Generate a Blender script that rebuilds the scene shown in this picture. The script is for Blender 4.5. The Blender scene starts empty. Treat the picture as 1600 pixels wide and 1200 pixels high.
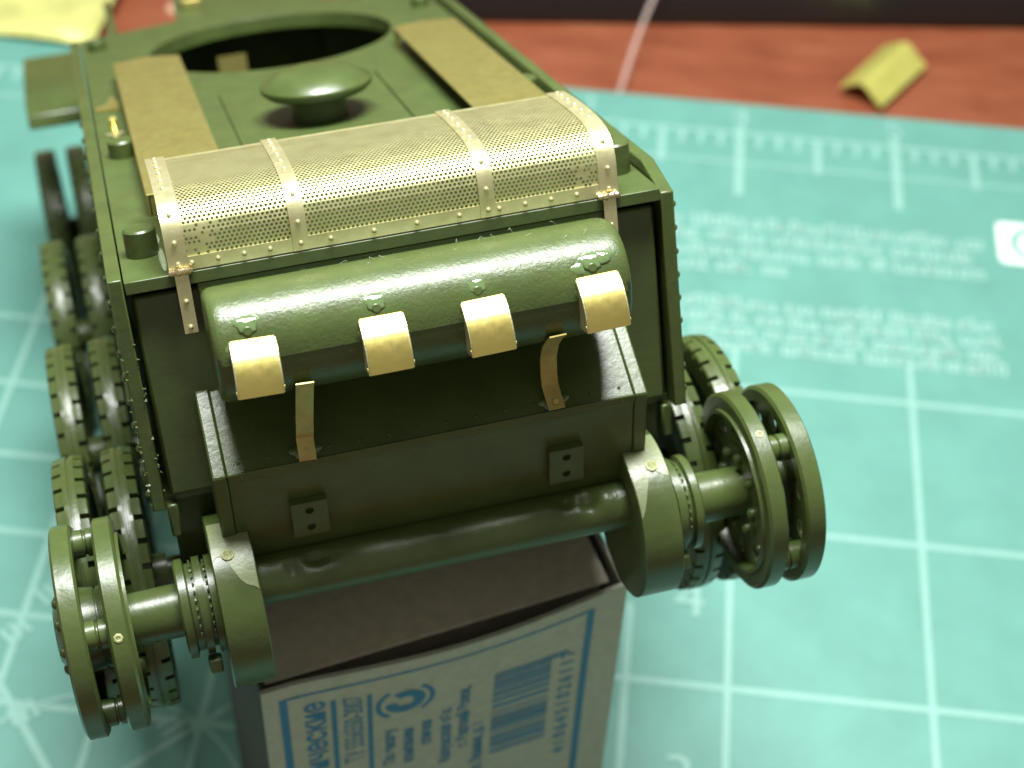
import bpy, bmesh, math, random
from mathutils import Vector, Matrix
random.seed(7)
sc = bpy.context.scene
C = sc.collection
PI = math.pi

# ------------------------------------------------------------------ camera, world, lamps, exposure (1 unit = 1 cm)
sc.unit_settings.scale_length = 0.01
cd = bpy.data.cameras.new('camera'); cam = bpy.data.objects.new('camera', cd); C.objects.link(cam)
cam.location = (-2.100, -12.122, 18.744)
cam.rotation_euler = (0.7320, -0.0340, 0.1010)
cd.sensor_width = 36.0; cd.lens = 2761.1 / 1600 * 36.0
cd.clip_start = 0.1; cd.clip_end = 500
cd.dof.use_dof = True; cd.dof.focus_distance = 13.5; cd.dof.aperture_fstop = 0.37
sc.camera = cam
w = bpy.data.worlds.new('World'); sc.world = w; w.use_nodes = True
bg = w.node_tree.nodes['Background']; bg.inputs[0].default_value = (1.0, 0.96, 0.80, 1); bg.inputs[1].default_value = 0.31

def area_lamp(name, loc, target, sx, sy, power, col):
    l = bpy.data.lights.new(name, 'AREA'); l.shape = 'RECTANGLE'; l.size = sx; l.size_y = sy
    l.energy = power; l.color = col
    o = bpy.data.objects.new(name, l); C.objects.link(o); o.location = loc
    o.rotation_euler = (Vector(target) - Vector(loc)).to_track_quat('-Z', 'Y').to_euler()
    return o
area_lamp('desk_lamp', (-4.2, 4.2, 30.0), (-3.5, 0.0, 5.0), 13.0, 6.0, 20500, (0.97, 1.0, 0.97))
sc.view_settings.view_transform = 'Standard'; sc.view_settings.look = 'None'
sc.view_settings.gamma = 1.0; sc.view_settings.exposure = 0.0; sc.view_settings.use_curve_mapping = False
sc.render.engine = 'CYCLES'

# ------------------------------------------------------------------ helpers
def link(name, me, mats, parent=None, loc=(0, 0, 0), rot=(0, 0, 0)):
    o = bpy.data.objects.new(name, me); C.objects.link(o)
    if mats is not None and len(me.materials) == 0:
        for m in (mats if isinstance(mats, (list, tuple)) else [mats]): me.materials.append(m)
    o.parent = parent; o.location = loc; o.rotation_euler = rot
    return o
def tag(o, label=None, cat=None, group=None, kind=None):
    if label: o['label'] = label
    if cat: o['category'] = cat
    if group: o['group'] = group
    if kind: o['kind'] = kind
    return o
def empty(name, loc=(0, 0, 0), rot=(0, 0, 0), parent=None):
    o = bpy.data.objects.new(name, None); C.objects.link(o); o.location = loc; o.rotation_euler = rot; o.parent = parent
    o.empty_display_size = 0.2
    return o
def copy_tree(o, parent=None):
    c = o.copy(); C.objects.link(c); c.parent = parent
    for ch in [k for k in bpy.data.objects if k.parent == o]: copy_tree(ch, c)
    return c

class MB:
    def __init__(s): s.v = []; s.f = []
    def add(s, vs, fs):
        n = len(s.v); s.v += [tuple(p) for p in vs]; s.f += [tuple(i + n for i in f) for f in fs]; return s
    def box(s, x0, x1, y0, y1, z0, z1):
        return s.add([(x0,y0,z0),(x1,y0,z0),(x1,y1,z0),(x0,y1,z0),(x0,y0,z1),(x1,y0,z1),(x1,y1,z1),(x0,y1,z1)],
                     [(0,3,2,1),(4,5,6,7),(0,1,5,4),(1,2,6,5),(2,3,7,6),(3,0,4,7)])
    def prism_x(s, prof, x0, x1):           # closed profile of (y,z), extruded along x
        n = len(prof)
        return s.add([(x0, y, z) for y, z in prof] + [(x1, y, z) for y, z in prof],
                     [tuple(range(n))[::-1], tuple(range(n, 2*n))] + [(i, (i+1) % n, n+(i+1) % n, n+i) for i in range(n)])
    def prism_z(s, prof, z0, z1):           # closed outline of (x,y)
        n = len(prof)
        return s.add([(x, y, z0) for x, y in prof] + [(x, y, z1) for x, y in prof],
                     [tuple(range(n))[::-1], tuple(range(n, 2*n))] + [(i, (i+1) % n, n+(i+1) % n, n+i) for i in range(n)])
    def lathe(s, prof, n=48, axis='x', c=(0, 0, 0), closed=False):   # prof of (axial, radius)
        m = len(prof); vs = []
        for i in range(n):
            a = 2*PI*i/n; ca, sa = math.cos(a), math.sin(a)
            for t, r in prof:
                p = (t, r*ca, r*sa) if axis == 'x' else ((r*ca, r*sa, t) if axis == 'z' else (r*sa, t, r*ca))
                vs.append((p[0]+c[0], p[1]+c[1], p[2]+c[2]))
        fs = []
        for i in range(n):
            j = (i+1) % n
            for k in range(m if closed else m-1):
                l = (k+1) % m
                fs.append((i*m+k, j*m+k, j*m+l, i*m+l))
        if not closed:
            if prof[0][1] > 1e-6: fs.append(tuple(i*m for i in range(n))[::-1])
            if prof[-1][1] > 1e-6: fs.append(tuple(i*m+m-1 for i in range(n)))
        return s.add(vs, fs)
    def cyl(s, p0, p1, r0, r1=None, n=20, cap=True):
        r1 = r0 if r1 is None else r1
        p0, p1 = Vector(p0), Vector(p1); d = (p1-p0).normalized()
        a = d.orthogonal().normalized(); b = d.cross(a); vs = []
        for p, r in ((p0, r0), (p1, r1)):
            for i in range(n): t = 2*PI*i/n; vs.append(p + r*(math.cos(t)*a + math.sin(t)*b))
        fs = [(i, (i+1) % n, n+(i+1) % n, n+i) for i in range(n)]
        if cap: fs += [tuple(range(n))[::-1], tuple(range(n, 2*n))]
        return s.add(vs, fs)
    def tube_path(s, pts, r, n=8):
        for a, b in zip(pts[:-1], pts[1:]): s.cyl(a, b, r, n=n)
        return s
    def strip_x(s, prof, x0, x1, th):       # open profile (y,z) with thickness, extruded along x (bent sheet)
        n = len(prof); off = []
        for i in range(n):
            a = Vector(prof[max(i-1, 0)]); b = Vector(prof[min(i+1, n-1)]); t = (b-a).normalized(); off.append((-t.y, t.x))
        ins = [(prof[i][0]+off[i][0]*th, prof[i][1]+off[i][1]*th) for i in range(n)]
        return s.prism_x_strip(prof, ins, x0, x1)
    def prism_x_strip(s, A, B, x0, x1):
        n = len(A)
        vs = [(x0, *p) for p in A] + [(x1, *p) for p in A] + [(x0, *p) for p in B] + [(x1, *p) for p in B]
        fs = []
        for i in range(n-1):
            fs += [(i, i+1, n+i+1, n+i), (2*n+i, 3*n+i, 3*n+i+1, 2*n+i+1), (i, 2*n+i, 2*n+i+1, i+1), (n+i, n+i+1, 3*n+i+1, 3*n+i)]
        fs += [(0, n, 3*n, 2*n), (n-1, 3*n-1, 4*n-1, 2*n-1)]
        return s.add(vs, fs)
    def mesh(s, name, smooth=True, ang=35):
        me = bpy.data.meshes.new(name); me.from_pydata(s.v, [], s.f)
        bm = bmesh.new(); bm.from_mesh(me); bmesh.ops.recalc_face_normals(bm, faces=bm.faces); bm.to_mesh(me); bm.free()
        if smooth:
            me.shade_smooth(); me.set_sharp_from_angle(angle=math.radians(ang))
        return me
    def build(s, name, mat, parent=None, bevel=0.0, seg=2, smooth=True, loc=(0, 0, 0), rot=(0, 0, 0), ang=35):
        o = link(name, s.mesh(name, smooth, ang), mat, parent, loc, rot)
        if bevel:
            m = o.modifiers.new('bevel', 'BEVEL'); m.width = bevel; m.segments = seg; m.limit_method = 'ANGLE'
            m.angle_limit = math.radians(35); m.harden_normals = False
        return o

def ray_poly(c, a, poly):                   # distance from c along angle a to the polygon boundary
    dx, dy = math.cos(a), math.sin(a); best = None
    for (x0, y0), (x1, y1) in zip(poly, poly[1:] + poly[:1]):
        ex, ey = x1-x0, y1-y0; den = dx*ey - dy*ex
        if abs(den) < 1e-12: continue
        t = ((x0-c[0])*ey - (y0-c[1])*ex)/den; u = ((x0-c[0])*dy - (y0-c[1])*dx)/den
        if t > 1e-9 and -1e-9 <= u <= 1+1e-9 and (best is None or t < best): best = t
    return best
def holed_plate(mb, poly, c, r, t0, t1, n=64, plane='xy'):   # plate with one round hole
    ang = sorted(set([round(2*PI*i/n, 6) for i in range(n)] + [round(math.atan2(y-c[1], x-c[0]) % (2*PI), 6) for x, y in poly]))
    out = []; inn = []
    for a in ang:
        d = ray_poly(c, a, poly); out.append((c[0]+d*math.cos(a), c[1]+d*math.sin(a))); inn.append((c[0]+r*math.cos(a), c[1]+r*math.sin(a)))
    m = len(ang)
    def P(p, t): return (p[0], p[1], t) if plane == 'xy' else ((p[0], t, p[1]) if plane == 'xz' else (t, p[0], p[1]))
    vs = [P(p, t1) for p in out] + [P(p, t1) for p in inn] + [P(p, t0) for p in out] + [P(p, t0) for p in inn]
    fs = []
    for i in range(m):
        j = (i+1) % m
        fs += [(i, j, m+j, m+i), (2*m+i, 3*m+i, 3*m+j, 2*m+j), (i, 2*m+i, 2*m+j, j), (m+i, m+j, 3*m+j, 3*m+i)]
    return mb.add(vs, fs)

# ------------------------------------------------------------------ materials
def nt(name):
    m = bpy.data.materials.new(name); m.use_nodes = True
    t = m.node_tree; return m, t, t.nodes['Principled BSDF'], t.nodes.new, t.links.new
def ramp(N, stops):
    r = N('ShaderNodeValToRGB'); e = r.color_ramp.elements
    while len(e) < len(stops): e.new(0.5)
    for k, (p, c) in zip(e, stops): k.position = p; k.color = (*c, 1) if len(c) == 3 else c
    return r
def noise(N, L, scale, detail=4, rough=0.55, coord='Object', stretch=None):
    tc = N('ShaderNodeTexCoord'); n = N('ShaderNodeTexNoise'); n.inputs['Scale'].default_value = scale
    n.inputs['Detail'].default_value = detail; n.inputs['Roughness'].default_value = rough
    if stretch:
        mp = N('ShaderNodeMapping'); mp.inputs['Scale'].default_value = stretch; L(tc.outputs[coord], mp.inputs[0]); L(mp.outputs[0], n.inputs['Vector'])
    else: L(tc.outputs[coord], n.inputs['Vector'])
    return n

def plastic(name, base, rough=0.32, bump=0.05, bscale=14, fine=0.0, fscale=60, sss=0.12, dust=0.0):
    m, t, b, N, L = nt(name)
    n = noise(N, L, 3.0, 5)
    r = ramp(N, [(0.3, tuple(c*0.86 for c in base)), (0.7, tuple(min(1, c*1.14) for c in base))]); L(n.outputs['Fac'], r.inputs[0])
    col = r.outputs[0]
    # fine pale dust specks and sanding fuzz left on the bare plastic
    d = noise(N, L, 55, 2, 0.5); dr = ramp(N, [(0.70, (0, 0, 0)), (0.78, (1, 1, 1))]); L(d.outputs['Fac'], dr.inputs[0])
    mx = N('ShaderNodeMixRGB'); mx.inputs[2].default_value = (base[0]*2.2+.06, base[1]*2.0+.06, base[2]*2.2+.06, 1)
    mul = N('ShaderNodeMath'); mul.operation = 'MULTIPLY'; mul.inputs[1].default_value = 0.35+dust; L(dr.outputs[0], mul.inputs[0])
    L(mul.outputs[0], mx.inputs[0]); L(col, mx.inputs[1]); L(mx.outputs[0], b.inputs['Base Color'])
    n2 = noise(N, L, 7, 4); rr = N('ShaderNodeMapRange'); rr.inputs[3].default_value = rough-0.07; rr.inputs[4].default_value = rough+0.10
    L(n2.outputs['Fac'], rr.inputs[0]); L(rr.outputs[0], b.inputs['Roughness'])
    bp = N('ShaderNodeBump'); bp.inputs['Strength'].default_value = 0.6; bp.inputs['Distance'].default_value = bump*0.1
    nb = noise(N, L, bscale, 5, 0.6); L(nb.outputs['Fac'], bp.inputs['Height'])
    if fine:
        b2 = N('ShaderNodeBump'); b2.inputs['Strength'].default_value = 0.8; b2.inputs['Distance'].default_value = fine
        nf = noise(N, L, fscale, 3, 0.6); L(nf.outputs['Fac'], b2.inputs['Height']); L(bp.outputs[0], b2.inputs['Normal']); L(b2.outputs[0], b.inputs['Normal'])
    else: L(bp.outputs[0], b.inputs['Normal'])
    b.inputs['Subsurface Weight'].default_value = sss; b.inputs['Subsurface Radius'].default_value = (0.10, 0.12, 0.04); b.inputs['Subsurface Scale'].default_value = 0.5
    b.inputs['Specular IOR Level'].default_value = 0.55
    return m
G = (0.056, 0.082, 0.020)
GREEN = plastic('green_plastic', G)
GREEN_T = plastic('green_plastic_textured', G, rough=0.35, bump=0.05, fine=0.0045, fscale=34)
GREEN_D = plastic('green_plastic_deck', G, rough=0.42, bump=0.04)
SCRAPED = plastic('green_plastic_scraped', (0.20, 0.235, 0.12), rough=0.36, bump=0.12, bscale=9, dust=0.3)

def brass(name, base, rough=0.34, tarnish=(0.30, 0.24, 0.08), amt=0.35, brushed=None, metal=1.0, bump=0.35):
    m, t, b, N, L = nt(name)
    n = noise(N, L, 4.5, 6, 0.6); r = ramp(N, [(0.42, (0, 0, 0)), (0.78, (amt, amt, amt))]); L(n.outputs['Fac'], r.inputs[0])
    mx = N('ShaderNodeMixRGB'); mx.inputs[1].default_value = (*base, 1); mx.inputs[2].default_value = (*tarnish, 1)
    L(r.outputs[0], mx.inputs[0]); L(mx.outputs[0], b.inputs['Base Color'])
    b.inputs['Metallic'].default_value = metal
    n2 = noise(N, L, 14, 4, stretch=brushed); rr = N('ShaderNodeMapRange'); rr.inputs[3].default_value = rough-0.08; rr.inputs[4].default_value = rough+0.12
    L(n2.outputs['Fac'], rr.inputs[0]); L(rr.outputs[0], b.inputs['Roughness'])
    bp = N('ShaderNodeBump'); bp.inputs['Strength'].default_value = bump; bp.inputs['Distance'].default_value = 0.004
    n3 = noise(N, L, 40, 3, stretch=brushed); L(n3.outputs['Fac'], bp.inputs['Height']); L(bp.outputs[0], b.inputs['Normal'])
    return m
BRASS = brass('etched_brass', (0.76, 0.72, 0.41), 0.36, metal=0.82)
BRASS_M = brass('etched_brass_mesh', (0.64, 0.62, 0.32), 0.44, amt=0.3, metal=0.84)
BRASS_F = brass('matt_brass', (0.40, 0.36, 0.115), 0.46, amt=0.5, metal=0.85)
BRASS_H = brass('polished_brass', (0.88, 0.74, 0.24), 0.33, amt=0.08, bump=0.08)
BRASS_A = brass('heat_stained_brass', (0.46, 0.38, 0.12), 0.45, tarnish=(0.28, 0.15, 0.04), amt=0.8, metal=0.3)
SOLDER = brass('solder', (0.75, 0.62, 0.40), 0.28, amt=0.5)

def glue_mat():
    m, t, b, N, L = nt('dried_clear_glue')
    b.inputs['Base Color'].default_value = (0.10, 0.15, 0.06, 1); b.inputs['Roughness'].default_value = 0.07
    b.inputs['Coat Weight'].default_value = 0.5
    bp = N('ShaderNodeBump'); bp.inputs['Strength'].default_value = 0.5; bp.inputs['Distance'].default_value = 0.02
    n = noise(N, L, 16, 2); L(n.outputs['Fac'], bp.inputs['Height']); L(bp.outputs[0], b.inputs['Normal'])
    return m
GLUE = glue_mat()
def flat(name, base, rough=0.6, var=0.12, scale=5, bump=0.0, bscale=40, metal=0, stretch=None):
    m, t, b, N, L = nt(name)
    n = noise(N, L, scale, 5, 0.6, stretch=stretch); r = ramp(N, [(0.3, tuple(c*(1-var) for c in base)), (0.7, tuple(min(1, c*(1+var)) for c in base))])
    L(n.outputs['Fac'], r.inputs[0]); L(r.outputs[0], b.inputs['Base Color']); b.inputs['Roughness'].default_value = rough; b.inputs['Metallic'].default_value = metal
    if bump:
        bp = N('ShaderNodeBump'); bp.inputs['Strength'].default_value = 0.5; bp.inputs['Distance'].default_value = bump
        nb = noise(N, L, bscale, 4); L(nb.outputs['Fac'], bp.inputs['Height']); L(bp.outputs[0], b.inputs['Normal'])
    return m
GLUE_P = flat('white_glue_residue', (0.30, 0.36, 0.22), 0.35, 0.15, 20, 0.02, 25)
CARD = flat('grey_cardboard', (0.44, 0.44, 0.36), 0.85, 0.10, 9, 0.006, 30)
CARD_IN = flat('brown_cardboard', (0.50, 0.45, 0.36), 0.9, 0.12, 8, 0.006, 30)
INK = flat('blue_ink', (0.05, 0.19, 0.33), 0.7, 0.22, 30)
STRIKER = flat('dark_striker', (0.055, 0.045, 0.04), 0.8, 0.2, 20, 0.01, 60)
MAT = flat('green_cutting_mat', (0.118, 0.312, 0.265), 0.5, 0.09, 1.1, 0.004, 25)
PRINT = flat('pale_mat_print', (0.24, 0.46, 0.405), 0.5, 0.06, 6)
BLACK = flat('black_plastic', (0.010, 0.010, 0.010), 0.5, 0.2, 6)

def wood():
    m, t, b, N, L = nt('red_wood_desk')
    n = noise(N, L, 1.0, 6, 0.6, stretch=(0.7, 2.4, 1)); r = ramp(N, [(0.30, (0.19, 0.046, 0.020)), (0.50, (0.245, 0.068, 0.030)), (0.72, (0.29, 0.095, 0.046))])
    L(n.outputs['Fac'], r.inputs[0]); L(r.outputs[0], b.inputs['Base Color']); b.inputs['Roughness'].default_value = 0.42
    return m
WOOD = wood()
def clear():
    m, t, b, N, L = nt('clear_fibre')
    b.inputs['Base Color'].default_value = (0.9, 0.72, 0.66, 1); b.inputs['Roughness'].default_value = 0.25
    b.inputs['Alpha'].default_value = 0.35; b.inputs['Transmission Weight'].default_value = 0.3
    return m
FIBRE = clear()

# ------------------------------------------------------------------ setting: desk, cutting mat
I = 2.54
MB().box(-40, 40, -30, 60, -2.3, -0.3).build('desk', WOOD)
tag(bpy.data.objects['desk'], 'reddish brown wooden desk top under the cutting mat', kind='structure')
mat = MB().box(-16.5, 14.5, -11.4, 11.52, -0.298, 0).build('cutting_mat', MAT, bevel=0.04)
tag(mat, 'green self healing cutting mat printed with a pale inch grid', 'cutting mat')
def quad_line(mb, a, b, wd, z=0.004):
    a, b = Vector(a), Vector(b); d = (b-a).normalized(); n = Vector((-d.y, d.x))*wd/2
    mb.add([(a.x+n.x, a.y+n.y, z), (a.x-n.x, a.y-n.y, z), (b.x-n.x, b.y-n.y, z), (b.x+n.x, b.y+n.y, z)], [(0, 1, 2, 3)])
# grid: every inch on the right, half inches on the left where the angle guide is
g = MB(); gv = MB()
for v in (2, 1, 0, -1, -2, -3): quad_line(g, (-6.2*I, v*I), (5.5*I, v*I), 0.085, 0.004)
for v in (1.5, 0.5, -0.5, -1.5): quad_line(g, (-6.2*I, v*I), (-2.2*I, v*I), 0.085, 0.004)
for u in range(-6, 6): quad_line(gv, (u*I, -3*I), (u*I, 2.28*I), 0.085, 0.008)
for u in (-5.5, -4.5, -3.5, -2.5, -1.5, -0.5): quad_line(gv, (u*I, -3*I), (u*I, 1.2*I if u < -1 else 0.45*I), 0.09, 0.008)
g.build('printed_grid', PRINT, mat, smooth=False); gv.build('printed_grid', PRINT, mat, smooth=False)
a = MB()
quad_line(a, (-3.56*I, -0.33*I), (-2.9*I, -1.13*I), 0.10, 0.012); quad_line(a, (-2.2*I, -0.22*I), (-3.3*I, -1.28*I), 0.08, 0.012)
arc = [(-2.9*I + 0.75*I*math.cos(t), -1.13*I + 0.74*I*math.sin(t)) for t in [PI*(0.05+0.9*i/24) for i in range(25)]]
for p, q in zip(arc[:-1], arc[1:]): quad_line(a, p, q, 0.05, 0.0135)
a.build('printed_angle_guide', PRINT, mat, smooth=False)
ru = MB()
quad_line(ru, (-6.2*I, 4.22*I), (5.6*I, 4.22*I), 0.06); quad_line(ru, (-6.2*I, 3.93*I), (5.6*I, 3.93*I), 0.045)
for k in range(-50, 45):
    u = k/8
    if k % 8 == 0: quad_line(ru, (u*I, 4.30*I), (u*I, 3.62*I), 0.13, 0.008)
    elif k % 4 == 0: quad_line(ru, (u*I, 4.22*I), (u*I, 3.88*I), 0.10, 0.008)
    else: quad_line(ru, (u*I, 4.22*I), (u*I, 4.09*I), 0.075, 0.008)
ru.build('printed_ruler', PRINT, mat, smooth=False)

def text_mesh(txt, size, ls=1.0, bold=0.0, xs=1.0, align='LEFT'):
    cu = bpy.data.curves.new('t', 'FONT'); cu.body = txt; cu.size = size; cu.space_character = ls; cu.align_x = align
    cu.offset = bold
    o = bpy.data.objects.new('t', cu); C.objects.link(o)
    dg = bpy.context.evaluated_depsgraph_get(); me = bpy.data.meshes.new_from_object(o.evaluated_get(dg))
    bpy.data.objects.remove(o)
    for v in me.vertices: v.co.x *= xs
    return me
def mat_text(txt, x, y, size, rz=0, bold=0.0):
    me = text_mesh(txt, size, 1, bold, 1, 'CENTER'); link('printed_numeral', me, PRINT, mat, (x, y, 0.016), (0, 0, rz))
for u, s in ((-2, '2'), (-1, '3'), (0, '4'), (1, '5'), (2, '6')): mat_text(s, u*I, 4.30*I, 0.62)
mat_text('4', -0.20*I, 0.40*I, 0.85); mat_text('3', -0.22*I, -0.63*I, 0.85)
mk_ = MB()
for mx_, my_, ma_ in ((-3.40, 0.15, 0.9), (-3.51, -0.10, 0.9), (-2.62, -0.55, -0.8), (-3.34, -0.55, 0.7)):
    for q_ in (-0.13, 0.0, 0.13):
        c_, s_ = math.cos(ma_), math.sin(ma_); bx_, by_ = mx_*I + q_*c_, my_*I + q_*s_
        quad_line(mk_, (bx_+0.14*s_, by_-0.14*c_), (bx_-0.14*s_, by_+0.14*c_), 0.075, 0.016)
mk_.build('printed_mark', PRINT, mat, smooth=False)['kind'] = 'stuff'
# small print, far too blurred to read: rows of tiny pale strokes
sp = MB()
def small_print(u0, u1, v, h):
    x = u0*I
    while x < u1*I:
        wl = random.randint(2, 9)
        for k in range(wl):
            cw = random.uniform(0.09, 0.15)
            if x > u1*I: break
            y0 = v*I; hh = h*random.choice((0.7, 0.7, 0.72, 1.0))
            typ = random.random()
            quad_line(sp, (x, y0), (x, y0+hh), 0.045); 
            if typ < 0.7: quad_line(sp, (x, y0+hh*0.9), (x+cw*0.75, y0+hh*0.9), 0.045, 0.0055)
            if typ < 0.5: quad_line(sp, (x+cw*0.75, y0), (x+cw*0.75, y0+hh), 0.045)
            if typ > 0.3: quad_line(sp, (x, y0+0.025), (x+cw*0.75, y0+0.025), 0.045, 0.0055)
            x += cw
        x += random.uniform(0.08, 0.16)
for v, ue in ((3.32, 1.48), (3.19, 1.48), (3.06, 1.46), (2.93, 0.32)): small_print(-0.9, ue, v, 0.26)
for v, ue in ((2.62, 1.50), (2.50, 1.52), (2.39, 1.54), (2.28, 1.56)): small_print(-0.9, ue, v, 0.24)
sp.build('printed_small_text', flat('bright_mat_print', (0.28, 0.48, 0.43), 0.5, 0.05, 6), mat, smooth=False)['kind'] = 'stuff'
# emblem at the right: pale rounded block with a dark ring
lg = MB(); cx, cy, h = 4.62, 3.41*I, 0.47
out = []
for qx, qy, s0 in ((1, 1, 0), (-1, 1, 1), (-1, -1, 2), (1, -1, 3)):
    for k in range(5): t = PI/2*(s0 + k/4); out.append((cx+qx*(0.58-0.12)+0.12*math.cos(t), cy+qy*(h-0.12)+0.12*math.sin(t)))
lg.add([(x, y, 0.004) for x, y in out], [tuple(range(len(out)))]); lg.build('printed_emblem', flat('white_mat_print', (0.75, 0.84, 0.80), 0.55, 0.03, 4), mat, smooth=False)
rg = MB()
for i in range(32):
    t0, t1 = 2*PI*i/32, 2*PI*(i+1)/32
    rg.add([(cx+r*math.cos(t), cy+r*math.sin(t), 0.008) for r, t in ((0.38, t0), (0.38, t1), (0.27, t1), (0.27, t0))], [(0, 1, 2, 3)])
rg.build('printed_emblem', MAT, mat, smooth=False)

# ------------------------------------------------------------------ matchbox
bx = empty('matchbox', (-4.74, -3.815, 0), (0, 0, math.radians(26.855)))
tag(bx, 'grey cardboard matchbox with blue printing standing on end under the tank model', 'matchbox')
BW, BH, BD, TH = 3.60, 5.0, 2.05, 0.045
def bow(s): return -0.0*s                    # front panel bellies out at its open top edge
def front_pt(s, t):                          # s along the width, t down from the top edge -> local x,y,z
    k = max(0.0, 1 - t/2.2); b = 0.13*k*k*math.sin(PI*min(max((s/BW-0.08)/0.92, 0), 1))**1.2
    return (s, -b, BH - t - 0.09*k*0)
def wavy_panel(mb, y_off, n=24, m=14):
    vs = []; fs = []
    for j in range(m+1):
        for i in range(n+1):
            x, y, z = front_pt(BW*i/n, 5.0*(j/m)**1.6); vs.append((x, y+y_off, max(z, 0.001)))
    for j in range(m):
        for i in range(n): q = j*(n+1)+i; fs.append((q, q+1, q+n+2, q+n+1))
    return vs, fs
fa, ff = wavy_panel(None, 0); fb, _ = wavy_panel(None, TH)
p = MB(); n0 = len(fa); p.add(fa+fb, [tuple(reversed(f)) for f in ff] + [tuple(i+n0 for i in f) for f in ff])
n1 = 25; edge = list(range(n1)); p.f += [(i, i+1, n0+i+1, n0+i) for i in range(24)]
p.f += [(j*n1, (j+1)*n1, n0+(j+1)*n1, n0+j*n1) for j in range(14)] + [(j*n1+24, n0+j*n1+24, n0+(j+1)*n1+24, (j+1)*n1+24) for j in range(14)]
fp = p.build('front_panel', CARD, bx)
MB().box(0, TH, TH+0.002, BD, 0.001, BH).build('side_panel', STRIKER, bx, bevel=0.012)
MB().box(BW-TH, BW, TH+0.002, BD, 0.001, BH).build('side_panel', CARD, bx, bevel=0.012)
MB().box(TH+0.002, BW-TH-0.002, BD-TH, BD, 0.001, BH).build('back_panel', CARD, bx, bevel=0.012)
MB().prism_x([(0.13, BH-0.085), (0.13, BH-0.05), (0.75, BH+0.0), (BD-0.06, BH+0.0), (BD-0.06, BH-0.04), (0.75, BH-0.04)], 0.06, BW-0.13).build('tray_end', CARD_IN, bx, bevel=0.02)
MB().box(0.06, BW-0.13, 0.30, 0.34, 0.05, BH-0.12).build('tray_side', CARD_IN, bx)
# printing on the front panel, each shape dropped onto the bowed card
def lay(me_or_mb, name):
    me = me_or_mb if not isinstance(me_or_mb, MB) else me_or_mb.mesh(name, False)
    bm = bmesh.new(); bm.from_mesh(me)
    for _ in range(3):
        es = [e for e in bm.edges if e.calc_length() > 0.35]
        if es: bmesh.ops.subdivide_edges(bm, edges=es, cuts=1)
    bmesh.ops.triangulate(bm, faces=bm.faces)
    for v in bm.verts:
        x, y, z = front_pt(v.co.x, v.co.y); v.co = (x, y-0.004-v.co.z, z)
    bm.to_mesh(me); bm.free()
    o_ = link(name, me, INK, fp)
    if name in ('printed_text', 'printed_numeral'): o_['kind'] = 'stuff'
    return o_
def rect(mb, s0, s1, t0, t1): mb.add([(s0, t0, 0), (s1, t0, 0), (s1, t1, 0), (s0, t1, 0)], [(0, 1, 2, 3)])
def bar(mb, s0, t0, s1, t1, wd):
    d = Vector((s1-s0, t1-t0)).normalized(); n = Vector((-d.y, d.x))*wd/2
    mb.add([(s0+n.x, t0+n.y, 0), (s1+n.x, t1+n.y, 0), (s1-n.x, t1-n.y, 0), (s0-n.x, t0-n.y, 0)], [(0, 1, 2, 3)])
fr = MB(); rect(fr, 0.15, 0.225, 0.19, 4.7); rect(fr, 3.19, 3.265, 0.19, 4.7)
for i in range(14): rect(fr, 0.225+2.965*i/14, 0.225+2.965*(i+1)/14, 0.19, 0.225)
rect(fr, 0.225, 3.19, 4.66, 4.7)
lay(fr, 'printed_frame')
ln = MB(); rect(ln, 0.625, 0.675, 0.41, 4.3); rect(ln, 0.972, 1.018, 0.46, 4.3); lay(ln, 'printed_rule')
def vtext(txt, s_base, t_end, size, bold=0.0, xs=1.0, ls=1.0, name='printed_text'):
    me = text_mesh(txt, size, ls, bold, xs, 'RIGHT')   # reads upwards; its last letter ends at t_end, baseline at s_base
    for v in me.vertices:
        x, y = v.co.x, v.co.y; v.co = (s_base - y, t_end - x, 0)
    return lay(me, name)
vtext('экономические', 0.565, 0.36, 0.34, 0.008, 0.92)
vtext('ТУ 5556550-2007', 0.925, 0.43, 0.27, 0.002, 0.62)
for sb, te, tx in ((1.235, 1.24, 'По заказу'), (1.425, 1.32, 'компании'), (1.61, 1.27, 'спички'), (1.815, 1.15, 'Калужская обл.'), (2.00, 0.83, 'г. Верхний Волок,'), (2.16, 1.62, 'ул. Ленина, д. 1')):
    vtext(tx, sb, te, 0.165, 0.006, 0.85)
# conformity style emblem: ring segments left and right, a dark disc with a pale notch
em = MB(); ecx, ecy = 1.345, 0.765
def ringseg(mb, r0, r1, a0, a1, n=14, sx=1.0):
    for i in range(n):
        t0 = a0+(a1-a0)*i/n; t1 = a0+(a1-a0)*(i+1)/n
        mb.add([(ecx+sx*r*math.cos(t), ecy+r*math.sin(t), 0) for r, t in ((r0, t0), (r1, t0), (r1, t1), (r0, t1))], [(0, 1, 2, 3)])
ringseg(em, 0.245, 0.295, -0.95, 0.95); ringseg(em, 0.245, 0.295, PI-0.95, PI+0.95)
ringseg(em, 0.085, 0.20, -2.2, 3.2, 26)
lay(em, 'printed_emblem')
em2 = MB()
for i in range(12):
    t0, t1 = 2*PI*i/12, 2*PI*(i+1)/12; em2.add([(ecx, ecy+0.125, 0.001)] + [(ecx+0.06*math.cos(t), ecy+0.125+0.06*math.sin(t), 0.001) for t in (t0, t1)], [(0, 1, 2)])
lay(em2, 'printed_emblem')
bc = MB(); t = 0.775
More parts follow.
